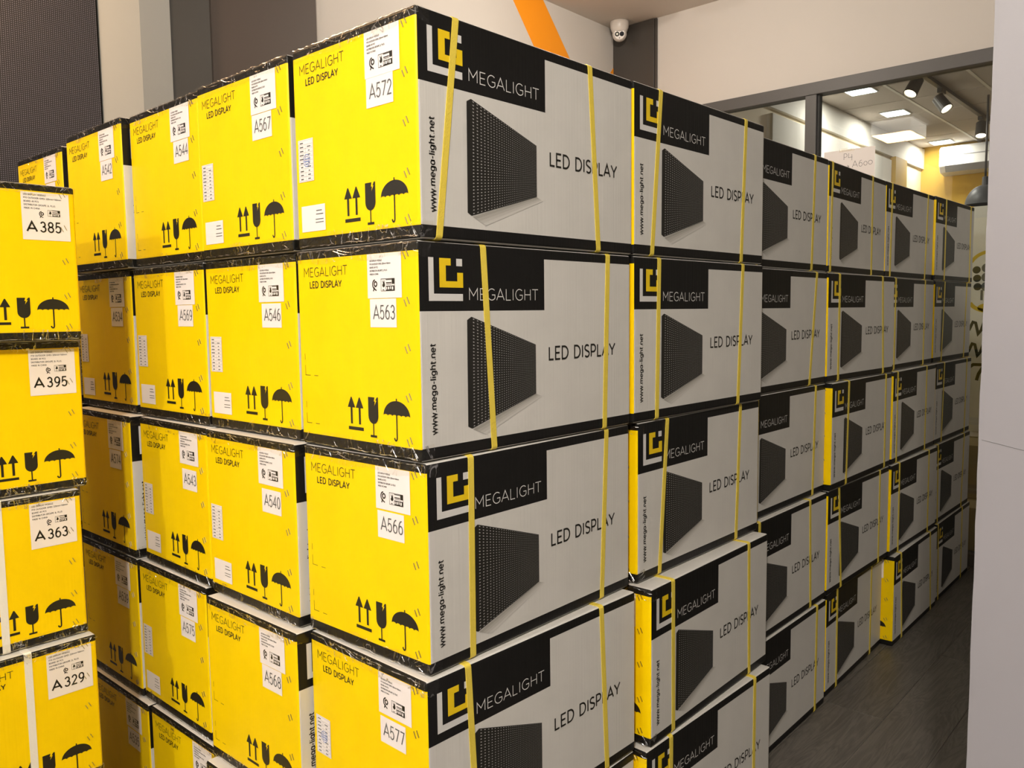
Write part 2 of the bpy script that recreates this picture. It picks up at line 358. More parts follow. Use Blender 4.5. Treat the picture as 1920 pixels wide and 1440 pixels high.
def fragile(u0, v0, u1, v1, ink, paper):
    w_, h_ = u1 - u0, v1 - v0; P = lambda a, b: (u0 + a * w_, v0 + b * h_)
    R_ = lambda a, b, c, d: [P(a, b), P(c, b), P(c, d), P(a, d)]
    fr = [R_(0, 0, 1, .04), R_(0, .96, 1, 1), R_(0, 0, .02, 1), R_(.98, 0, 1, 1)]
    gob = [P(.10, .92), P(.16, .62), P(.10, .50), P(.12, .38), P(.20, .30), P(.28, .38), P(.30, .50), P(.24, .92), P(.20, .72)]
    return [(ink, fr + [gob, R_(.12, .08, .24, .14), R_(.36, .04, 1, .42), R_(.80, .55, 1, 1), R_(.36, .88, .80, .94), R_(.38, .62, .78, .70), R_(.38, .52, .78, .56)], 0.0004),
            (paper, [R_(.40, .12, .46, .34), R_(.52, .12, .62, .34), R_(.68, .14, .74, .36), R_(.80, .10, .90, .34)], 0.0006)]
def wheel(u, v, s, ink):
    st = stroke_polys(arc(u + .10 * s, v - .02 * s, .46 * s, .50 * s, 95, 232, 12), .16 * s) + stroke_polys(arc(u + .16 * s, v + .02 * s, .24 * s, .26 * s, 0, 360, 14), .17 * s)
    st += stroke_polys([(u - .22 * s, v - .42 * s), (u + .32 * s, v - .72 * s)], .15 * s) + stroke_polys([(u - .02 * s, v - .34 * s), (u - .26 * s, v - .78 * s)], .15 * s)
    return [(ink, st, 0.0004)]
LINES = ['LED DISPLAY MODULE', 'P10 OUTDOOR (SMD) 320mm*160mm', 'BOARD 40 PCS', 'DISTRIBUTOR-GROUPE 2L PLUS', 'MADE IN CHINA']
def small_text(u, v, dv, h, t, k, ink):
    ps = []
    for i, s in enumerate(LINES): ps += text_polys(s, u, v - i * dv, h, t, text_width(s) * h * k)
    return [(ink, ps, 0.0004)]
def ship_label(du=0.0, dv=0.0, tilt=0.0):
    g = [(M['paper'], [rect(0.2345, 0.2985, 0.3330, 0.3805)])] + small_text(0.2425, 0.3665, 0.0062, 0.0028, 0.0006, 0.92, M['ink_grey']) + wheel(0.2560, 0.3245, 0.0165, M['ink']) + fragile(0.2745, 0.3110, 0.3140, 0.3340, M['ink'], M['paper'])
    return g
ME['ship_label'] = flat('shipping_label', ship_label(), END, 0.0010)
stp = []
mbs = MB()
for v in (0.3728, 0.2885, 0.2040, 0.1150, 0.0345):
    for k in (0, 1):
        u0 = 0.3415 + k * 0.0085; vv = v + k * 0.0045
        q = stroke_polys([(u0 - 0.0030, vv + 0.0060), (u0 + 0.0030, vv - 0.0060)], 0.0016)[0]
        mbs.prism(q, lambda a, b, c: (-0.0002 - c, W - a, b), 0.0014)
ME['staples'] = mbs.me('staples', M['staple'])
def data_sticker(stamp):
    g = [(M['paper'], [rect(0.0130, 0.1365, 0.0645, 0.2200)])]
    ln = [rect(0.0150, 0.1385 + i * 0.0079, 0.0625, 0.1388 + i * 0.0079) for i in range(11)] + [rect(0.0150, 0.1385, 0.0153, 0.2178), rect(0.0622, 0.1385, 0.0625, 0.2178), rect(0.0380, 0.1385, 0.0383, 0.2096)]
    rr = random.Random(3)
    for i in range(10):
        a = rr.uniform(0.004, 0.012); ln.append(rect(0.0265 - a / 2 - .003, 0.1410 + i * 0.0079, 0.0265 + a / 2, 0.1432 + i * 0.0079))
        if i < 9:
            b = rr.uniform(0.004, 0.013); ln.append(rect(0.0500 - b / 2, 0.1410 + i * 0.0079, 0.0500 + b / 2, 0.1430 + i * 0.0079))
    g.append((M['ink_grey'], ln, 0.0004))
    if stamp: g.append((M['ink_blue'], stroke_polys(arc(0.042, 0.178, 0.011, 0.012, 0, 360, 20), 0.0012) + stroke_polys(arc(0.042, 0.178, 0.0075, 0.008, 0, 360, 16), 0.0008) + [rect(0.034, 0.175, 0.050, 0.1768), rect(0.036, 0.180, 0.048, 0.1815), rect(0.0375, 0.170, 0.047, 0.1715)], 0.0006))
    return flat('data_sticker', g, END, 0.0010)
ME['data'] = data_sticker(False); ME['data_stamp'] = data_sticker(True)
ME['code'] = flat('code_sticker', [(M['paper'], [rect(0.0180, 0.0365, 0.0985, 0.0880)]), (M['ink_grey'], [rect(0.0690, 0.0755, 0.0880, 0.0772), rect(0.0680, 0.0685, 0.0920, 0.0702), rect(0.0660, 0.0585, 0.0930, 0.0600), rect(0.0660, 0.0525, 0.0930, 0.0540)], 0.0004)], END, 0.0010)
mk = []
for v in (0.1450, 0.0460):
    mk += [rect(0.0188, v, 0.0198, v + 0.021), rect(0.0186, v + 0.032, 0.0196, v + 0.045), rect(0.0188, v, 0.0370, v + 0.0011), rect(0.0500, v, 0.0640, v + 0.0011)]
ME['marks'] = flat('corner_marks', [(M['ink_thin'], mk)], END)
NUM = {}
def number_label_mesh(s):
    return flat('number_label', [(M['paper'], [rect(0.2400, 0.2445, 0.3165, 0.2972)])], END, 0.0009)
ME['num_label'] = number_label_mesh('')
def number_mesh(s): return flat('number', [(M['ink_grey'], text_polys(s, 0.2500, 0.2600, 0.0245, 0.0026, 0.0635, 0.09))], END, 0.0013)
def old_label(s):
    u0, u1, v0, v1 = 0.2490, 0.3615, 0.2585, 0.3780
    g = [(M['paper_old'], [rect(u0, v0, u1, v1)])] + small_text(u0 + 0.006, v1 - 0.0085, 0.0085, 0.0038, 0.0007, 0.98, M['ink_grey']) + wheel(u0 + 0.0455, 0.3245, 0.0125, M['ink']) + fragile(u0 + 0.0605, 0.3195, u0 + 0.0900, 0.3355, M['ink'], M['paper_old'])
    return flat('shipping_label', g, END, 0.0010)
ME['old_label'] = old_label('')
def old_number(s):
    return flat('number', [(M['ink'], text_polys('A', 0.2595, 0.2795, 0.0235, 0.0042, 0.0235) + text_polys(s[1:], 0.2900, 0.2795, 0.0245, 0.0036, 0.0500, 0.12))], END, 0.0014)

def crease_material():
    m = bpy.data.materials.new('film_crease'); m.use_nodes = True; nt = m.node_tree; nt.nodes.clear()
    o = nt.nodes.new('ShaderNodeOutputMaterial'); t = N(nt, 'ShaderNodeBsdfTransparent')
    d = N(nt, 'ShaderNodeBsdfGlossy', inp={0: (1, 1, 1, 1), 'Roughness': 0.30}); ms = nt.nodes.new('ShaderNodeMixShader')
    tc = N(nt, 'ShaderNodeTexCoord'); no = N(nt, 'ShaderNodeTexNoise', inp={'Scale': 60.0, 'Detail': 2.0}); nt.links.new(tc.outputs['Object'], no.inputs['Vector'])
    mr = N(nt, 'ShaderNodeMapRange', inp={1: 0.38, 2: 0.68, 3: 0.02, 4: 0.68}); nt.links.new(no.outputs['Fac'], mr.inputs[0]); nt.links.new(mr.outputs[0], ms.inputs[0])
    nt.links.new(t.outputs[0], ms.inputs[1]); nt.links.new(d.outputs[0], ms.inputs[2]); nt.links.new(ms.outputs[0], o.inputs[0])
    return m
M['crease'] = crease_material()
def tape_mesh(seed, v0, v1, edge=None):
    """crumpled clear tape over the edge of the yellow end, turning a little way onto the long side"""
    rr = random.Random(seed); nu, nv = 50, 7; vs_ = []; fs = []; wrap = 0.030
    ph = [rr.uniform(0, 6.3) for _ in range(8)]
    for j in range(nv + 1):
        for i in range(nu + 1):
            u = 0.0005 + (W + wrap - 0.0005) * i / nu; v = v0 + (v1 - v0) * j / nv
            d = 0.0020 + 0.0009 * math.sin(i * 1.7 + ph[0] + j * .6) + 0.0007 * math.sin(i * .6 + ph[1] - j * 1.3) + rr.uniform(0, 0.0014)
            if i == 0: d = 0.0008
            v += 0.003 * math.sin(i * .35 + ph[2]) * (1 if j == (0 if v0 > 0.2 else nv) else 0)
            if u < W - 0.004: vs_.append((-d, W - u, v))
            elif u < W + 0.004: vs_.append((-d * .5, -d * .5, v))
            else: vs_.append((u - W, -0.0012 - 0.25 * d, v))
    for j in range(nv):
        for i in range(nu):
            a = j * (nu + 1) + i; fs.append((a, a + 1, a + nu + 2, a + nu + 1))
    nm = len(fs); fm = [0] * nm
    def stroke(pts, t):
        for q in stroke_polys(pts, t):
            b = len(vs_)
            for k_, (u, v) in enumerate(q):
                up = k_ < 2                                 # one edge of the fold stands up
                vs_.append((-0.0046 if up else -0.0038, W - u, v) if u < W - 0.003 else (max(0.0, u - W), -0.0030 if up else -0.0024, v))
            fs.append((b, b + 1, b + 2, b + 3)); fm.append(1)
    top = v0 > 0.2; vc = (v0 + v1) / 2
    for k in range(11):                                     # pulled creases of the film
        u = rr.uniform(0.0, W - 0.02) if k < 6 else rr.uniform(W - 0.05, W - 0.006)
        sl = rr.choice((-1, 1)) * rr.uniform(0.2, 1.6); ln = rr.uniform(0.006, 0.026); v = rr.uniform(v0, v1)
        pts = []
        for i in range(5):
            a = i / 4; pts.append((u + ln * a * .6, min(v1 - 0.0005, max(v0 + 0.0005, v + sl * ln * a * .6 + rr.uniform(-.0008, .0008)))))
        stroke(pts, rr.uniform(0.0004, 0.0012))
    ve = v1 - 0.0022 if top else v0 + 0.0022                # rolled edge of the film along the joint
    stroke([(W * i / 40, ve + rr.uniform(-.0016, .0016)) for i in range(40)], 0.0016)
    if top:
        for k in range(2):
            c0 = rr.uniform(0.03, W - 0.12); stroke([(c0 + 0.09 * i / 12, v1 - 0.004 - 0.010 * math.sin(PI * i / 12) * (1 if k else .6) + rr.uniform(-.0008, .0008)) for i in range(13)], 0.0009)
    return mesh('packing_tape', vs_, fs, [M['tape'], M['crease']], fm)
TAPES_T = [tape_mesh(s, 0.372, 0.3975) for s in (1, 2, 3, 7, 8)]
TAPES_B = [tape_mesh(s, 0.0045, 0.030) for s in (4, 5, 6, 9)]

def strap_mesh(name, xt, xb, mat, width=0.0150, axis='x'):
    """flat band looped round the carton in its cross-section; xt / xb = position at top / bottom of the front"""
    t0, t1 = 0.0003, 0.0015; r = 0.0060
    D = W if axis == 'x' else L
    def loop(o):
        pts = []
        for (cx, cz, a0) in ((r, BH - r, 90), (D - r, BH - r, 0), (D - r, r + 0.0016, -90), (r, r + 0.0016, -180)):
            for k in range(5):
                a = math.radians(a0 + 90 - 22.5 * k)
                pts.append((cx + (r + o) * math.cos(a), cz + (r + o) * math.sin(a)))
        return pts
    ins, out = loop(t0), loop(t1); n = len(ins); v = []; f = []
    for ring in (ins, out):
        for s in (-0.5, 0.5):
            for (d, z) in ring:
                x = xb + (xt - xb) * min(1, max(0, z / BH)) + s * width
                v.append((x, d, z) if axis == 'x' else (d, W - x, z))
    for i in range(n):
        j = (i + 1) % n
        f += [(i, j, n + j, n + i), (2 * n + i, 3 * n + i, 3 * n + j, 2 * n + j), (i, 2 * n + i, 2 * n + j, j), (n + i, n + j, 3 * n + j, 3 * n + i)]
    return mesh(name, v, f, mat)

NOFF = {'A543': (0, -0.004, -0.011), 'A540': (0, -0.006, -0.008), 'A544': (0, -0.007, 0.0), 'A572': (0, 0.003, 0.001), 'A563': (0, 0, 0), 'A566': (0, 0.002, -0.002), 'A577': (0, 0.002, -0.0045), 'A569': (0, -0.004, 0), 'A546': (0, -0.004, -0.002), 'A567': (0, 0.003, 0)}
def part(root, name, me, kind=None, parent=None):
    o = link(name, me, parent or root)
    if kind: o['kind'] = kind
    return o
def make_carton(loc, rz, label, group, number=None, stickers='', straps=None, tape=True, body='body', s=1.0, end=True, front=True):
    root = empty('carton', loc, rz, s); tag(root, label, 'carton', group)
    part(root, 'body', ME[body])
    if front:
        part(root, 'logo', ME['logo']).location = (-0.003, 0, 0); part(root, 'brand_lettering', ME['brand']).location = (-0.0015, 0, 0); part(root, 'web_address', ME['url'])
        part(root, 'display_picture', ME['picture']); part(root, 'caption_lettering', ME['caption'])
    if end:
        part(root, 'end_lettering', ME['end_brand']); part(root, 'handling_symbols', ME['symbols']); part(root, 'staples', ME['staples'], 'stuff')
        if body == 'body':
            part(root, 'shipping_label', ME['ship_label'])
            nl = part(root, 'number_label', ME['num_label']); nl.location = NOFF.get(number, (0, random.uniform(-.003, .002), random.uniform(-.002, .0005)))
            if number: part(root, 'number', number_mesh(number), parent=nl)
        else:
            sl = part(root, 'shipping_label', ME['old_label'])
            if number: part(root, 'number', old_number(number), parent=sl)
        if 'd' in stickers: part(root, 'data_sticker', ME['data'])
        if 'D' in stickers: part(root, 'data_sticker', ME['data_stamp'])
        if 'q' in stickers: part(root, 'code_sticker', ME['code'])
        if 'm' in stickers: part(root, 'corner_marks', ME['marks'])
    if tape:
        part(root, 'packing_tape', random.choice(TAPES_T)); part(root, 'packing_tape', random.choice(TAPES_B))
    for (a, b) in (straps or []):
        part(root, 'strap', strap_mesh('strap', a, b, M['strap']))
    return root

# ================================================================== SETTING
def floor_material():
    m, nt, p = new_mat('grey_wood_plank')
    tc = N(nt, 'ShaderNodeTexCoord'); oi = N(nt, 'ShaderNodeObjectInfo')
    off = N(nt, 'ShaderNodeCombineXYZ'); r100 = math_(nt, 'MULTIPLY', oi.outputs['Random'], 37.0)
    nt.links.new(r100, off.inputs[0]); nt.links.new(r100, off.inputs[1])
    ad = N(nt, 'ShaderNodeVectorMath'); ad.operation = 'ADD'; nt.links.new(tc.outputs['Object'], ad.inputs[0]); nt.links.new(off.outputs[0], ad.inputs[1])
    mp = N(nt, 'ShaderNodeMapping'); mp.inputs['Scale'].default_value = (1.1, 9.0, 1.0); nt.links.new(ad.outputs[0], mp.inputs[0])
    wv = N(nt, 'ShaderNodeTexNoise', inp={'Scale': 1.6, 'Detail': 6.0, 'Distortion': 1.4}); nt.links.new(mp.outputs[0], wv.inputs['Vector'])
    st = math_(nt, 'SINE', math_(nt, 'MULTIPLY', wv.outputs['Fac'], 55.0))
    mp2 = N(nt, 'ShaderNodeMapping'); mp2.inputs['Scale'].default_value = (6, 140, 1); nt.links.new(ad.outputs[0], mp2.inputs[0])
    gr = N(nt, 'ShaderNodeTexNoise', inp={'Scale': 1.0, 'Detail': 4.0}); nt.links.new(mp2.outputs[0], gr.inputs['Vector'])
    fac = math_(nt, 'ADD', math_(nt, 'MULTIPLY', st, 0.13), math_(nt, 'ADD', math_(nt, 'MULTIPLY', gr.outputs['Fac'], 0.6), math_(nt, 'MULTIPLY', oi.outputs['Random'], 0.25)), True)
    nt.links.new(mixc(nt, fac, (0.045, 0.042, 0.036), (0.20, 0.182, 0.158)), p.inputs['Base Color'])
    p.inputs['Roughness'].default_value = 0.42
    b = N(nt, 'ShaderNodeBump', inp={'Strength': 0.15, 'Distance': 0.002}); nt.links.new(fac, b.inputs['Height']); nt.links.new(b.outputs[0], p.inputs['Normal'])
    return m
M['floor'] = floor_material()
M['grout'] = simple('floor_joint', (0.24, 0.22, 0.19), 0.8)
mb = MB(); mb.box((-5.0, -4.5, -0.12), (4.279, 2.62, -0.0035))
floor = tag(link('floor', mb.me('floor', M['grout'])), 'dark grey wood-look plank floor of the store room', 'floor', kind='structure')
PW = 0.2072
mb = MB(); mb.box((0.001, 0.001, -0.02), (1.1990, PW - 0.001, 0.0)); plank = mb.me('floor_plank', M['floor'], bevel=0.0012, seg=1)
for j in range(-10, 12):
    y = -0.2004 + j * PW; x = -2.8 + (j * 0.47) % 1.2
    while x < 4.12:
        if x + 1.2 < 4.178: link('floor_plank', plank, floor, (x, y, 0))
        else:
            c = MB(); c.box((0.001, 0.001, -0.02), (4.177 - x, PW - 0.001, 0)); link('floor_plank', c.me('floor_plank', M['floor'], bevel=0.0012, seg=1), floor, (x, y, 0))
        x += 1.2

M['wall'] = simple('off_white_wall', (0.60, 0.555, 0.51), 0.75, noise=0.02, nscale=3, bump=0.08, bscale=120)
M['ceil'] = simple('cream_ceiling', (0.68, 0.62, 0.56), 0.8, noise=0.02, nscale=2)
M['orange'] = simple('orange_paint', (0.92, 0.31, 0.004), 0.5)
M['dark_panel'] = simple('brown_grey_panel', (0.072, 0.053, 0.043), 0.6, noise=0.05, nscale=2)
M['dark_grey'] = simple('dark_grey_paint', (0.055, 0.053, 0.050), 0.5, noise=0.05, nscale=6)
M['pillar'] = simple('grey_green_paint', (0.36, 0.365, 0.345), 0.55, noise=0.03, nscale=3, bump=0.1, bscale=40)
M['charcoal'] = simple('charcoal_laminate', (0.055, 0.048, 0.042), 0.35)
M['frame'] = simple('grey_aluminium_frame', (0.085, 0.080, 0.077), 0.5)
YB = 2.478
mb = MB(); mb.box((-5.0, -4.5, CEIL), (4.30, 2.62, CEIL + 0.12))
tag(link('ceiling', mb.me('ceiling', M['ceil'])), 'plain cream ceiling above the cartons', 'ceiling', kind='structure')
mb = MB(); mb.box((-5.0, YB, 0), (4.30, YB + 0.14, CEIL))
wb = tag(link('wall_back', mb.me('wall_back', M['wall'])), 'off-white back wall with orange stripes and dark panels', 'wall', kind='structure')
zig = MB()
zig.prism([(3.000, 3.526), (3.360, 3.526), (3.985, 2.830), (3.985, 2.420), (3.925, 2.420)], lambda a, b, c: (a, YB - c, b), 0.004)
zig.prism([(3.985, 2.830), (4.189, 3.056), (4.189, 3.276), (3.885, 2.942)], lambda a, b, c: (a, YB - c, b), 0.0035)
link('orange_stripe', zig.me('orange_stripe', M['orange']), wb)
for (x0, x1, d, mt) in ((0.9600, 1.5520, 0.022, 'dark_panel'),):
    mb = MB(); mb.box((x0, YB - d, 0), (x1, YB, CEIL)); link('wall_panel', mb.me('wall_panel', M[mt], bevel=0.003), wb)
# painted column: dark front, pale chamfered left part
colm = empty('column', (0.62, YB, 0)); tag(colm, 'grey-green painted column with a dark grey flank beside the LED screen', 'column', kind='structure')
mb = MB()
def jag(side):  # slightly ragged paint edge
    rr = random.Random(11); return [(0.150 + rr.uniform(-0.004, 0.005), z * CEIL / 60) for z in range(61)]
mb.prism([(-0.16, -0.085), (-0.005, -0.110), (0.150, -0.060), (0.150, 0.0), (-0.16, 0.0)], lambda a, b, c: (a, b, c), CEIL)
link('pale_face', mb.me('pale_face', M['pillar']), colm)
mb = MB(); ed = jag(0)
mb.prism([(0.338, 0.0)] + [(0.338, CEIL)] + [(a, z) for a, z in reversed(ed)], lambda a, b, c: (a, -0.052 + c, b), 0.052)
link('dark_flank', mb.me('dark_flank', M['dark_grey']), colm)
# LED screen wall
def led_material():
    m, nt, p = new_mat('led_pixel_grid')
    tc = N(nt, 'ShaderNodeTexCoord'); s = N(nt, 'ShaderNodeSeparateXYZ'); nt.links.new(tc.outputs['Object'], s.inputs[0])
    pit = 0.32 / 44
    def cell(o):
        f = math_(nt, 'FRACT', math_(nt, 'DIVIDE', o, pit)); return math_(nt, 'ABSOLUTE', math_(nt, 'SUBTRACT', f, 0.5))
    d = math_(nt, 'MAXIMUM', cell(s.outputs[0]), cell(s.outputs[2])); led = math_(nt, 'LESS_THAN', d, 0.26)
    nz = N(nt, 'ShaderNodeTexNoise', inp={'Scale': 2.5}); nt.links.new(tc.outputs['Object'], nz.inputs['Vector'])
    lc = mixc(nt, nz.outputs['Fac'], (0.115, 0.11, 0.145), (0.16, 0.15, 0.18))
    nt.links.new(mixc(nt, led, (0.008, 0.008, 0.009), lc), p.inputs['Base Color']); p.inputs['Roughness'].default_value = 0.5
    return m
M['led'] = led_material()
scr = empty('led_screen', (0.447, YB - 0.095, 0)); tag(scr, 'tall black LED video wall of fine pixel grid beside the grey-green column', 'LED screen')
mb = MB(); mb.box((-1.92, 0.012, 0.1), (0.0, 0.072, 3.46)); link('cabinet', mb.me('cabinet', M['charcoal']), scr)
mb = MB(); mb.box((-0.32, 0, -0.16), (0, 0.012, 0)); mod = mb.me('led_module', M['led'])
for i in range(6):
    for j in range(21): link('led_module', mod, scr, (-0.32 * i, 0, 3.46 - 0.16 * j))

# right end wall with the glazed partition
XE = 4.19
mb = MB(); mb.box((XE, -2.6, 2.862), (XE + 0.09, YB, CEIL))
mb.box((XE, 1.80, 0), (XE + 0.09, YB, 2.862))
wr = tag(link('wall_right', mb.me('wall_right', M['wall'])), 'off-white wall above the glazed partition', 'wall', kind='structure')
mb = MB(); mb.box((XE - 0.022, 2.128, 0), (XE, YB, CEIL - 0.004)); mb.box((XE - 0.014, 2.110, 0), (XE, 2.1275, CEIL - 0.004))
link('corner_panel', mb.me('corner_panel', M['charcoal'], bevel=0.002), wr)
win = empty('window_1', (XE, 0.0, 0)); tag(win, 'grey-framed glass partition to the adjoining showroom', 'glass partition', kind='structure')
def bar(name, a, b):
    mb = MB(); mb.box(a, b); return link(name, mb.me(name, M['frame'], bevel=0.003), win)
bar('top_rail', (-0.045, -2.6, 2.788), (0.045, 1.80, 2.862)); bar('bottom_rail', (-0.045, -2.6, 0), (0.045, 1.80, 0.07))
for y in (1.765, 0.951, -0.36, -1.60): bar('mullion', (-0.040, y, 0.07), (0.040, y + 0.070, 2.788))
M['black_gasket'] = simple('black_gasket', (0.01, 0.01, 0.01), 0.6)
mb = MB(); mb.box((-0.022, 0.938, 0.07), (0.022, 0.951, 2.788)); link('gasket', mb.me('gasket', M['black_gasket']), win)
gm = bpy.data.materials.new('clear_glass'); gm.use_nodes = True; nt = gm.node_tree; nt.nodes.clear()
o = nt.nodes.new('ShaderNodeOutputMaterial'); t = N(nt, 'ShaderNodeBsdfTransparent', inp={0: (0.93, 0.95, 0.94, 1)}); g = N(nt, 'ShaderNodeBsdfGlossy', inp={0: (1, 1, 1, 1), 'Roughness': 0.01})
fr = N(nt, 'ShaderNodeFresnel', inp={0: 1.5}); ms = nt.nodes.new('ShaderNodeMixShader')
nt.links.new(math_(nt, 'ADD', fr.outputs[0], 0.0), ms.inputs[0]); nt.links.new(t.outputs[0], ms.inputs[1]); nt.links.new(g.outputs[0], ms.inputs[2]); nt.links.new(ms.outputs[0], o.inputs[0])
M['glass'] = gm
for (y0, y1) in ((-1.53, -0.36), (-0.29, 0.938), (1.021, 1.765)):
    mb = MB(); mb.box((-0.004, y0 - 0.008, 0.062), (0.004, y1 + 0.008, 2.796)); link('pane', mb.me('pane', M['glass']), win)
# ------------------------------------------------------------------ adjoining showroom
Z2, XF, YS = 3.25, 9.2, 1.76
M['cream'] = simple('cream_paint', (0.72, 0.62, 0.43), 0.7)
M['ochre'] = simple('ochre_paint', (0.60, 0.38, 0.05), 0.65, noise=0.03, nscale=2)
M['white_p'] = simple('white_plaster', (0.76, 0.73, 0.68), 0.7)
M['tile'] = simple('ceiling_tile', (0.58, 0.53, 0.48), 0.9, noise=0.05, nscale=30)
M['tbar'] = simple('white_grid_bar', (0.80, 0.78, 0.74), 0.5)
mb = MB(); mb.box((XE + 0.09, -3.0, -0.12), (XF, YS, 0)); tag(link('floor.001', mb.me('floor_adjoining', M['floor'])), 'grey floor of the adjoining showroom behind glass', 'floor', kind='structure')
mb = MB(); mb.box((XE + 0.09, -3.0, Z2 + 0.02), (XF + 0.1, YS + 0.1, Z2 + 0.1)); c2 = tag(link('ceiling.001', mb.me('ceiling_adjoining', M['tile'])), 'tiled grid ceiling of the adjoining showroom', 'ceiling', kind='structure')
mb = MB(); mb.box((0.008, 0.008, 0.0), (0.592, 0.592, 0.018)); tl = mb.me('ceiling_tile', M['tile'], bevel=0.003, seg=1)
for i in range(9):
    for j in range(8):
        link('ceiling_tile', tl, c2, (XE + 0.10 + i * 0.6 - 0.35 * 0, 1.17 - 0.0 - 0.6 * j, Z2 + 0.002)) if XE + 0.1 + i * 0.6 + 0.6 < XF + 0.05 else None
for j in range(8):
    mb = MB(); mb.box((XE + 0.1, 1.17 - 0.6 * j - 0.012, Z2 - 0.002), (XF, 1.17 - 0.6 * j + 0.012, Z2 + 0.02)); link('grid_bar', mb.me('grid_bar', M['tbar']), c2)
mb = MB(); mb.box((XF, -3.0, 0), (XF + 0.1, YS + 0.1, Z2 + 0.02)); tag(link('wall_far', mb.me('wall_far', M['ochre'])), 'ochre yellow far wall of the adjoining showroom', 'wall', kind='structure')
mb = MB(); mb.box((XE + 0.09, YS, 0), (XF, YS + 0.1, Z2 + 0.02)); ws = tag(link('wall_side', mb.me('wall_side', M['cream'])), 'cream side wall of the showroom with white bulkhead', 'wall', kind='structure')
mb = MB(); mb.box((XE + 0.09, YS - 0.03, 3.03), (XF, YS, Z2)); link('bulkhead', mb.me('bulkhead', M['white_p']), ws)
mb = MB(); mb.box((8.12, YS - 0.06, 0), (8.49, YS, 3.03)); link('ochre_pilaster', mb.me('ochre_pilaster', M['ochre']), ws)
mb = MB(); mb.box((5.2, YS - 0.05, 0), (8.02, YS, 2.98)); mb.box((7.75, YS - 0.07, 0), (8.04, YS - 0.05, 2.75)); link('white_panel', mb.me('white_panel', M['white_p'], bevel=0.004), ws)
M['panel_em'] = simple('led_panel_diffuser', (0.9, 0.9, 0.9), 0.5, emit=((0.86, 1.0, 0.95), 6.0))
M['white_plastic'] = simple('white_plastic', (0.78, 0.78, 0.78), 0.35)
for (x, y, lab) in ((6.10, 1.37, 'square recessed ceiling panel light close to the partition frame'), (7.12, 1.41, 'square recessed ceiling panel light above the taped paper sheet'), (8.88, 1.47, 'square recessed ceiling panel light beside the wall air conditioner')):
    r = empty('panel_light', (x, y, Z2)); tag(r, lab, 'ceiling light', 'recessed panel lights of the showroom')
    mb = MB(); mb.box((-0.112, -0.112, -0.006), (0.112, 0.112, 0.0)); link('frame', mb.me('frame', M['white_plastic'], bevel=0.003), r)
    mb = MB(); mb.box((-0.098, -0.098, -0.009), (0.098, 0.098, -0.005)); link('diffuser', mb.me('diffuser', M['panel_em']), r)
    ld = bpy.data.lights.new('panel_light_source', 'AREA'); ld.shape = 'SQUARE'; ld.size = 0.19; ld.energy = 10; ld.color = (1.0, 0.93, 0.82)
    lo = bpy.data.objects.new('panel_light_source', ld); COL.objects.link(lo); lo.parent = r; lo.location = (0, 0, -0.012)
M['matt_black'] = simple('matt_dark_metal', (0.045, 0.043, 0.040), 0.45, metal=0.2)
M['spot_em'] = simple('spot_lens', (0.9, 0.8, 0.6), 0.4, emit=((1.0, 0.80, 0.50), 9.0))
TY = 0.835
rail = empty('track_rail', (6.9, TY, Z2 - 0.002)); tag(rail, 'dark ceiling track rail carrying the showroom spotlights', 'track rail')
mb = MB(); mb.box((-1.6, -0.018, -0.030), (2.2, 0.018, 0.0)); link('profile', mb.me('profile', M['matt_black'], bevel=0.002), rail)
def spot(x, dirv, lab):
    r = empty('track_spotlight', (x, TY, Z2 - 0.032)); tag(r, lab, 'spotlight', 'track spotlights of the showroom')
    mb = MB(); mb.box((-0.055, -0.020, -0.032), (0.055, 0.020, 0.0)); link('adapter', mb.me('adapter', M['matt_black'], bevel=0.003), r)
    mb = MB(); mb.lathe([(0.012, -0.032), (0.012, -0.085)], 12); link('stem', mb.me('stem', M['matt_black'], smooth=True), r)
    d = Vector(dirv).normalized(); q = d.to_track_quat('Z', 'Y').to_matrix().to_4x4(); tr = Matrix.Translation((0, 0, -0.10)) @ q
    mb = MB(); mb.lathe([(0.030, -0.055), (0.045, -0.050), (0.050, 0.085), (0.044, 0.085), (0.040, 0.070)], 24, tr); link('head', mb.me('head', M['matt_black']), r)
    mb = MB(); mb.lathe([(0.0, 0.078), (0.043, 0.076)], 24, tr, cap=False); link('lens', mb.me('lens', M['spot_em']), r)
    ld = bpy.data.lights.new('spotlight_beam', 'SPOT'); ld.energy = 25; ld.color = (1.0, 0.82, 0.56); ld.spot_size = math.radians(55); ld.spot_blend = 0.5; ld.shadow_soft_size = 0.03
    lo = bpy.data.objects.new('spotlight_beam', ld); COL.objects.link(lo); lo.parent = r; lo.location = Vector((0, 0, -0.10)) + d * 0.09; lo.rotation_euler = d.to_track_quat('-Z', 'Y').to_euler()
spot(5.70, (-0.55, 0.25, -0.9), 'dark track spotlight tilted towards the partition frame')
spot(6.40, (-0.22, -0.55, -0.75), 'dark track spotlight hanging below the visible rail and tilted aside')
spot(7.72, (-0.40, -0.08, -1.0), 'dark track spotlight pointing down next to the air conditioner')
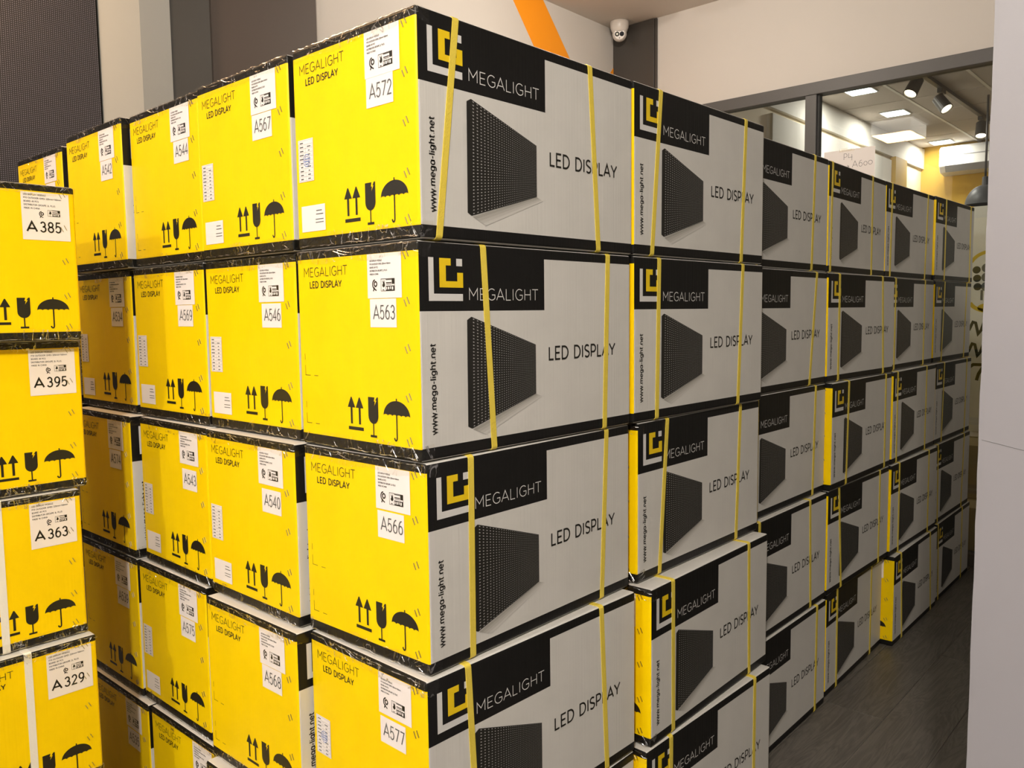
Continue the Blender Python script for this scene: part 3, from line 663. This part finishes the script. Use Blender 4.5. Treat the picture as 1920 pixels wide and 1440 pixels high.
# air conditioner
ac = empty('air_conditioner', (XF, 1.10, 2.92)); tag(ac, 'white split air conditioner high on the ochre wall', 'air conditioner')
mb = MB(); mb.prism([(0, 0.30), (-0.17, 0.30), (-0.215, 0.26), (-0.215, 0.085), (-0.17, 0.02), (0, 0.0)], lambda a, b, c: (a, -0.42 + c, b), 0.84); link('body', mb.me('body', M['white_plastic'], bevel=0.008), ac)
M['ac_grey'] = simple('grey_plastic', (0.33, 0.34, 0.37), 0.35)
mb = MB(); mb.prism([(-0.218, 0.088), (-0.178, 0.022), (-0.172, 0.025), (-0.211, 0.090)], lambda a, b, c: (a, -0.36 + c, b), 0.72); link('louvre', mb.me('louvre', M['ac_grey']), ac)
mb = MB(); mb.box((-0.2185, -0.415, 0.190), (-0.214, 0.415, 0.196)); link('panel_line', mb.me('panel_line', M['ac_grey']), ac)
# pendant lamp
pn = empty('pendant_lamp', (7.0, 0.628, 2.34)); tag(pn, 'dark grey dome pendant lamp on a rod in the showroom', 'pendant lamp')
M['pend'] = simple('grey_enamel', (0.075, 0.075, 0.08), 0.45)
mb = MB(); mb.lathe([(0.150 * math.cos(a) + 0.0, 0.165 * math.sin(a)) for a in [PI / 2 * i / 10 for i in range(10)]] + [(0.02, 0.167), (0.016, 0.20)], 32, cap=False); link('shade', mb.me('shade', M['pend'], smooth=True), pn)
mb = MB(); mb.lathe([(0.026, 0.16), (0.024, 0.23), (0.010, 0.235)], 16); link('socket', mb.me('socket', M['pend']), pn)
mb = MB(); mb.lathe([(0.009, 0.23), (0.009, Z2 - 2.342)], 12); link('rod', mb.me('rod', M['pend'], smooth=True), pn)
mb = MB(); mb.lathe([(0.0, 0.03), (0.030, 0.045), (0.040, 0.075), (0.030, 0.11), (0.015, 0.15)], 16, cap=False); link('bulb', mb.me('bulb', simple('bulb', (0.9, 0.85, 0.7), 0.3), smooth=True), pn)
# printed white display board behind the glass
M['board'] = simple('white_board', (0.78, 0.74, 0.67), 0.5)
bd = empty('display_board', (4.55, -0.13, 0.9)); tag(bd, 'tall white board painted with yellow ring and black doodles behind glass', 'display board')
mb = MB(); mb.box((0, -0.30, -0.9), (0.03, 0.283, 1.165)); link('board', mb.me('board', M['board'], bevel=0.004), bd)
BF = lambda u, v, e: (-e, 0.283 - u, v)
def bpart(name, mat, polys): link(name, flat(name, [(mat, polys)], BF, 0.001), bd)
M['doodle'] = simple('black_paint', (0.035, 0.035, 0.02), 0.5); M['doodle_grey'] = simple('grey_paint_fill', (0.12, 0.12, 0.12), 0.5); M['doodle_y'] = simple('mustard_paint', (0.62, 0.42, 0.03), 0.5)
bpart('yellow_ring', M['doodle_y'], stroke_polys(arc(0.10, 0.78, 0.115, 0.115, 150, 30, 16), 0.020) + stroke_polys(arc(0.10, 0.62, 0.105, 0.075, 200, 345, 16), 0.022) + [[(p[0] + .10, p[1] + .565) for p in arc(0, 0, .06, .028, 0, 360, 16)[:-1]]])
bl = []
for k in range(3): bl.append([(p[0] + 0.030 + .004 * k, p[1] + 0.79 - 0.05 * k) for p in arc(0, 0, 0.022, 0.022, 0, 360, 14)[:-1]])
bpart('black_blobs', M['doodle'], bl)
bpart('grey_blobs', M['doodle_grey'], [[(p[0] + 0.082, p[1] + 0.80 - 0.055 * k) for p in arc(0, 0, 0.026, 0.027, 0, 360, 14)[:-1]] for k in range(3)] + [rect(0.055, 0.61, 0.068, 0.67)])
wv = []
for b0 in (0.43, 0.30): wv += stroke_polys([(0.0, b0), (0.02, b0 + 0.05), (0.035, b0 + 0.045), (0.05, b0 - 0.02), (0.065, b0), (0.09, b0 + 0.085), (0.11, b0 + 0.09)], 0.016)
wv += stroke_polys([(0.0, 0.20), (0.03, 0.225), (0.09, 0.225), (0.06, 0.17), (0.05, 0.13)], 0.018) + stroke_polys(arc(0.15, 0.42, 0.05, 0.06, 20, 200, 10), 0.018)
bpart('black_waves', M['doodle'], wv)
M['kraft'] = simple('kraft_board', (0.36, 0.29, 0.20), 0.75, noise=0.06, nscale=10)
for k, (z0, hh, lab) in enumerate(((0.0, 0.36, 'brown kraft carton on the floor behind the partition glass'), (0.361, 0.365, 'brown kraft carton on top of another kraft carton behind glass'))):
    r = empty('kraft_carton', (4.295, -0.02, z0)); tag(r, lab, 'carton', 'kraft cartons behind the partition')
    mb = MB(); mb.box((0, -0.26, 0), (0.22, 0.13, hh)); link('body', mb.me('body', M['kraft'], bevel=0.006), r)
    mb = MB(); mb.box((-0.0008, -0.2545, hh - 0.055), (0.0, 0.1245, hh - 0.008)); link('packing_tape', mb.me('packing_tape', M['cream_tape']), r)
# hand-written sheet on the glass
sh_ = empty('paper_sheet', (XE - 0.006, 0.756, 2.225)); tag(sh_, 'white paper sheet with handwriting taped to the partition glass', 'paper')
SF = lambda u, v, e: (-e, 0.152 - u, v)
mb = MB(); mb.box((-0.0006, -0.152, 0), (0, 0.152, 0.208), 0); link('sheet', mb.me('sheet', simple('white_paper', (0.80, 0.75, 0.73), 0.6)), sh_)
ps = text_polys('P', 0.118, 0.148, 0.036, 0.0022, 0.024) + stroke_polys([(0.150, 0.184), (0.148, 0.158), (0.172, 0.160)], 0.0022) + stroke_polys([(0.168, 0.176), (0.169, 0.140)], 0.0022)
ps += text_polys('A551', 0.012, 0.092, 0.030, 0.0022, 0.088) + stroke_polys([(0.118, 0.102), (0.152, 0.106)], 0.0022) + stroke_polys([(0.142, 0.114), (0.153, 0.106), (0.144, 0.097)], 0.0022)
ps += text_polys('A6', 0.172, 0.098, 0.036, 0.0022, 0.062) + stroke_polys(arc(0.250, 0.112, 0.010, 0.012, 0, 360, 14), 0.0022) + stroke_polys(arc(0.278, 0.115, 0.012, 0.012, 0, 360, 14), 0.0022)
link('handwriting', flat('handwriting', [(M['ink_grey'], ps)], SF, 0.0010), sh_)
mb = MB(); mb.box((-0.0012, -0.03, 0.196), (-0.0008, 0.06, 0.218)); link('tape_strip', mb.me('tape_strip', M['tape']), sh_)

# ------------------------------------------------------------------ store-room luminaires
M['lum'] = simple('luminaire_diffuser', (0.9, 0.9, 0.9), 0.5, emit=((1.0, 0.93, 0.83), 2.5))
LL = ('opal drum luminaire hanging on the left side of the room', 'opal drum luminaire over the room entrance', 'rectangular opal luminaire above the older yellow stack', 'opal drum luminaire above the carton stacks')
for i, (nm, x, y, wt, col) in enumerate(LAMPS):
    r = empty('ceiling_luminaire_%s_offscreen' % nm, (x, y, CEIL)); tag(r, LL[i], 'ceiling light', 'store room luminaires')
    if nm == 'stack':
        mb = MB(); mb.box((-0.30, -0.225, -0.05), (0.30, 0.225, -0.001)); link('housing', mb.me('housing', M['white_plastic'], bevel=0.004), r)
        mb = MB(); mb.box((-0.28, -0.205, -0.18), (0.28, 0.205, -0.05)); link('diffuser_%s_offscreen' % nm, mb.me('diffuser', M['lum'], bevel=0.01), r)
        ld = bpy.data.lights.new('luminaire_%s_offscreen' % nm, 'AREA'); ld.shape = 'RECTANGLE'; ld.size = 0.55; ld.size_y = 0.40
    else:
        mb = MB(); mb.lathe([(0.20, -0.001), (0.22, -0.006), (0.22, -0.020), (0.20, -0.024)], 36); link('canopy', mb.me('canopy', M['white_plastic']), r)
        mb = MB(); mb.lathe([(0.205, -0.022), (0.215, -0.030), (0.205, -0.060), (0.15, -0.080), (0.08, -0.088)], 36); link('diffuser_%s_offscreen' % nm, mb.me('diffuser', M['lum']), r)
        ld = bpy.data.lights.new('luminaire_%s_offscreen' % nm, 'POINT'); ld.shadow_soft_size = 0.09
    ld.energy = wt; ld.color = col
    lo = bpy.data.objects.new('luminaire_%s_offscreen' % nm, ld); COL.objects.link(lo); lo.parent = r; lo.location = (0, 0, -0.19)

# ------------------------------------------------------------------ turret camera at the ceiling
cm = empty('security_camera', (4.065, 2.350, CEIL)); tag(cm, 'white turret security camera at the ceiling corner above charcoal panel', 'security camera')
M['cam_white'] = simple('camera_white', (0.72, 0.66, 0.60), 0.35)
mb = MB(); mb.lathe([(0.055, 0.0), (0.066, -0.004), (0.066, -0.022), (0.064, -0.045), (0.054, -0.070), (0.045, -0.080)], 40); link('base', mb.me('base', M['cam_white'], smooth=True), cm)
dv = (Vector((-0.989, -1.112, 1.95)) - Vector((4.065, 2.350, CEIL - 0.085))).normalized()
qm = Matrix.Translation((0, 0, -0.088)) @ dv.to_track_quat('Z', 'Y').to_matrix().to_4x4()
mb = MB(); mb.lathe([(0.0515 * math.sin(a), -0.0515 * math.cos(a)) for a in [PI * i / 16 for i in range(1, 13)]] + [(0.035, 0.037), (0.002, 0.0375)], 36, qm); link('eyeball', mb.me('eyeball', M['cam_white'], smooth=False), cm)
M['lens'] = simple('dark_lens', (0.01, 0.01, 0.012), 0.08); M['lens_ring'] = simple('lens_ring', (0.16, 0.15, 0.13), 0.3)
for sx, mt in ((-0.0165, 'lens_ring'), (0.0165, 'lens')):
    q2 = qm @ Matrix.Translation((sx, 0.0, 0.0372))
    mb = MB(); mb.lathe([(0.0160, 0.0), (0.0155, 0.003), (0.0125, 0.003), (0.0115, 0.001), (0.001, 0.001)], 24, q2); lo = link('lens', mb.me('lens', M['lens']), cm)
    if sx < 0:
        mb = MB(); mb.lathe([(0.0085, 0.0035), (0.007, 0.0048), (0.001, 0.0048)], 20, q2); link('infrared_lamp', mb.me('infrared_lamp', simple('ir_lamp', (0.55, 0.52, 0.40), 0.3)), cm, None)
mb = MB(); mb.lathe([(0.004, 0.0), (0.003, 0.002), (0.0005, 0.002)], 12, qm @ Matrix.Translation((0, -0.026, 0.0372))); link('microphone', mb.me('microphone', M['ink_grey']), cm)

# ================================================================== CARTONS
BOX = {(1,1,1):(-0.0078,-0.0199,-0.0063),(1,1,2):(-0.0097,-0.0135,-0.01),(1,1,3):(-0.0049,-0.0184,0.0076),(1,1,4):(-0.0213,-0.0254,-0.0255),(1,1,5):(-0.0200,-0.0390,0.0000),
(2,1,1):(0.6524,-0.027,-0.0178),(2,1,2):(0.6585,-0.023,-0.0229),(2,1,3):(0.6787,-0.0208,-0.0021),(2,1,4):(0.6677,-0.0673,0.0103),(2,1,5):(0.6475,-0.0677,-0.0256),
(3,1,1):(1.3275,0.0312,0.0029),(3,1,2):(1.3265,0.0304,-0.0018),(3,1,3):(1.3402,0.0318,0.0),(3,1,4):(1.3328,0.0156,0.0016),(3,1,5):(1.3291,0.0093,0.001),
(4,1,1):(2.0029,0.0365,0.02),(4,1,2):(1.9865,0.025,-0.037),(4,1,3):(2.0010,0.0079,-0.0026),(4,1,4):(2.0038,0.0165,-0.0136),(4,1,5):(2.0259,0.0226,0.0158),
(5,1,1):(2.663,0.0485,-0.0132),(5,1,2):(2.6618,0.0289,0.001),(5,1,3):(2.6752,0.0041,0.0114),(5,1,4):(2.6673,-0.0002,-0.0122),(5,1,5):(2.6874,-0.0165,0.0025),
(6,1,1):(3.3232,0.0306,-0.0212),(6,1,2):(3.3491,0.0316,-0.0109),(6,1,3):(3.3353,0.0128,-0.0059),(6,1,4):(3.3307,0.0044,-0.0035),(6,1,5):(3.3784,-0.0038,0.0081),
(1,2,1):(-0.0061,0.3738,-0.0011),(1,2,2):(0.0069,0.3900,0.004),(1,2,3):(-0.0238,0.3719,-0.0085),(1,2,4):(-0.0444,0.3565,0.0060),(1,2,5):(-0.0720,0.3450,0.0000),
(1,3,1):(0.0007,0.7590,-0.0090),(1,3,2):(0.003,0.7735,0.0060),(1,3,3):(-0.0147,0.7599,-0.0171),(1,3,4):(-0.0221,0.7842,-0.0066),(1,3,5):(-0.0306,0.7272,0.0010),
(1,4,1):(-0.0163,1.1425,-0.0030),(1,4,2):(0.0085,1.1853,0.0),(1,4,3):(-0.0259,1.1606,0.0),(1,4,4):(-0.0252,1.1641,0.0),(1,4,5):(-0.0379,1.109,0.0),
(1,5,1):(0.0173,1.6476,0.0101),(1,5,2):(0.010,1.640,0.0),(1,5,3):(0.0,1.635,0.0),(1,5,4):(0.005,1.640,0.0),(1,5,5):(0.0,1.635,0.0)}
ST = {(1,1):[.095,.044,.495,.525],(1,2):[.164,.189,.568,.554],(1,3):[.115,.113,.564,.543],(1,4):[.104,.125,.524,.545],(1,5):[.11,.11,.55,.55],
(2,1):[.114,.076,.547,.526],(2,2):[.108,.099,.535,.513],(2,3):[.136,.1,.536,.516],(2,4):[.103,.107,.53,.541],(2,5):[.11,.11,.558,.557],
(3,1):[.10,.09,.538,.52],(3,2):[.10,.09,.564,.513],(3,3):[.10,.1,.565,.551],(3,4):[.1,.1,.503,.522],(3,5):[.1,.1,.573,.568],
(4,1):[.035,.025,.483,.487],(4,2):[.098,.1,.521,.55],(4,3):[.164,.151,.582,.587],(4,4):[.102,.14,.544,.548],(4,5):[.112,.118,.515,.516],
(5,1):[.071,.063,.565,.541],(5,2):[.09,.09,.516,.515],(5,3):[.058,.064,.498,.497],(5,4):[.103,.108,.523,.531],(5,5):[.091,.128,.532,.575],
(6,1):[.159,.158,.592,.601],(6,2):[.162,.134,.565,.543],(6,3):[.144,.125,.566,.554],(6,4):[.052,.077,.539,.515],(6,5):[.02,.056,.492,.502]}
NUMS = {(1,1):('A572','Dq'),(1,2):('A563','m'),(1,3):('A566','m'),(1,4):('A577','D'),(1,5):(None,''),
(2,1):('A567','dq'),(2,2):('A546','dq'),(2,3):('A540','dq'),(2,4):('A568','m'),(2,5):(None,''),
(3,1):('A544','m'),(3,2):('A569','dq'),(3,3):('A543','dq'),(3,4):('A575','dq'),(3,5):(None,''),
(4,1):('A542','m'),(4,2):('A534','dq'),(4,3):('A574','m'),(4,4):('A539','m'),(4,5):('A535',''),
(5,1):(None,''),(5,2):(None,''),(5,3):(None,''),(5,4):(None,''),(5,5):(None,'')}
TIER = {1: 'top', 2: 'fourth', 3: 'middle', 4: 'second', 5: 'bottom'}
ORD = {2: 'second', 3: 'third', 4: 'fourth', 5: 'fifth', 6: 'sixth'}
for (c, r, t), (x, y, a) in BOX.items():
    z = (5 - t) * H
    if c == 1:
        num, stk = NUMS[(r, t)]
        if num:
            if r == 1: lab = 'yellow-ended carton numbered %s with white long side, %s tier of the corner stack' % (num, TIER[t])
            else: lab = 'yellow carton end numbered %s, %s tier of the %s stack in the yellow row' % (num, TIER[t], {2: 'second', 3: 'third', 4: 'fourth', 5: 'fifth'}[r])
        elif r == 5 and t == 1: lab = 'yellow-ended carton partly hidden behind the carton numbered A 385'
        else: lab = 'yellow-ended carton, %s tier of the %s stack from the corner' % (TIER[t], {1: 'corner', 2: 'second', 3: 'third', 4: 'fourth', 5: 'fifth'}[r])
        if r == 1 and t == 5: lab = 'yellow-ended carton on the floor under the carton numbered A577'
        st = [(ST[(1, t)][0], ST[(1, t)][1]), (ST[(1, t)][2], ST[(1, t)][3])] if r == 1 else [(0.13 + random.uniform(-.01, .03), 0.13), (0.53, 0.53)]
        make_carton((x, y, z), a, lab, 'yellow-ended cartons of the numbered row', num, stk, st, tape=True)
    else:
        s4 = ST[(c, t)]
        lab = 'black and white strapped carton, %s tier of the %s stack along the aisle' % (TIER[t], ORD[c])
        make_carton((x, y, z), a, lab, 'white-sided cartons along the aisle', None, '', [(s4[0], s4[1]), (s4[2], s4[3])], tape=(c == 2 and t >= 3))

# older stack at the left, turned a quarter turn, slightly smaller cartons
OLD = [('A385', -0.221, 0.931, 0.300), ('A395', -0.212, 0.974, 0.300), ('A363', -0.235, 0.959, 0.177), ('A329', -0.227, 0.934, 0.2065), (None, -0.225, 0.945, 0.15)]
SO = 0.354 / H
for k, (num, x, y, su) in enumerate(OLD):
    z = (4 - k) * 0.354
    lab = ('deep yellow carton numbered A %s, %s tier of the older stack' % (num[1:], ('top', 'fourth', 'middle', 'second')[k])) if num else 'deep yellow carton on the floor under the carton numbered A 329'
    r = make_carton((x, y, z), PI / 2, lab, 'older yellow cartons in a separate stack', num, '', None, tape=True, body='body_old', s=SO, front=True)
    part(r, 'strap', strap_mesh('strap', su if k in (2, 3) else 0.02, su if k in (2, 3) else 0.02, M['strap_white'], 0.018, 'y'))

# ------------------------------------------------------------------ upright sheet at the right
M['sheet'] = simple('grey_coated_sheet', (0.285, 0.275, 0.295), 0.42, noise=0.06, nscale=3.5, bump=0.05, bscale=12)
ps_ = empty('sheet_panel', (0.70, -0.748, 0)); tag(ps_, 'tall pale grey coated sheet panel standing upright beside the aisle', 'panel')
mb = MB(); rr = random.Random(5)
edge = [(0.0, 0.0)] + [(rr.uniform(0, 0.0016), z * 2.42 / 50) for z in range(1, 50)] + [(0.0, 2.42)]
mb.prism([(0.80, 0.0)] + [(a, b) for a, b in edge] + [(0.80, 2.42)], lambda a, b, c: (c, -a, b), 0.022)
link('board', mb.me('board', M['sheet']), ps_)
sp = [(0.006, 1.2255), (0.030, 1.221), (0.057, 1.2156), (0.074, 1.2125), (0.16, 1.19)]
mb = MB()
for q in stroke_polys(sp, 0.0009): mb.prism(q, lambda a, b, c: (-0.0004 + c, -a, b), 0.0006)
link('scratch', mb.me('scratch', M['ink_grey']), ps_)
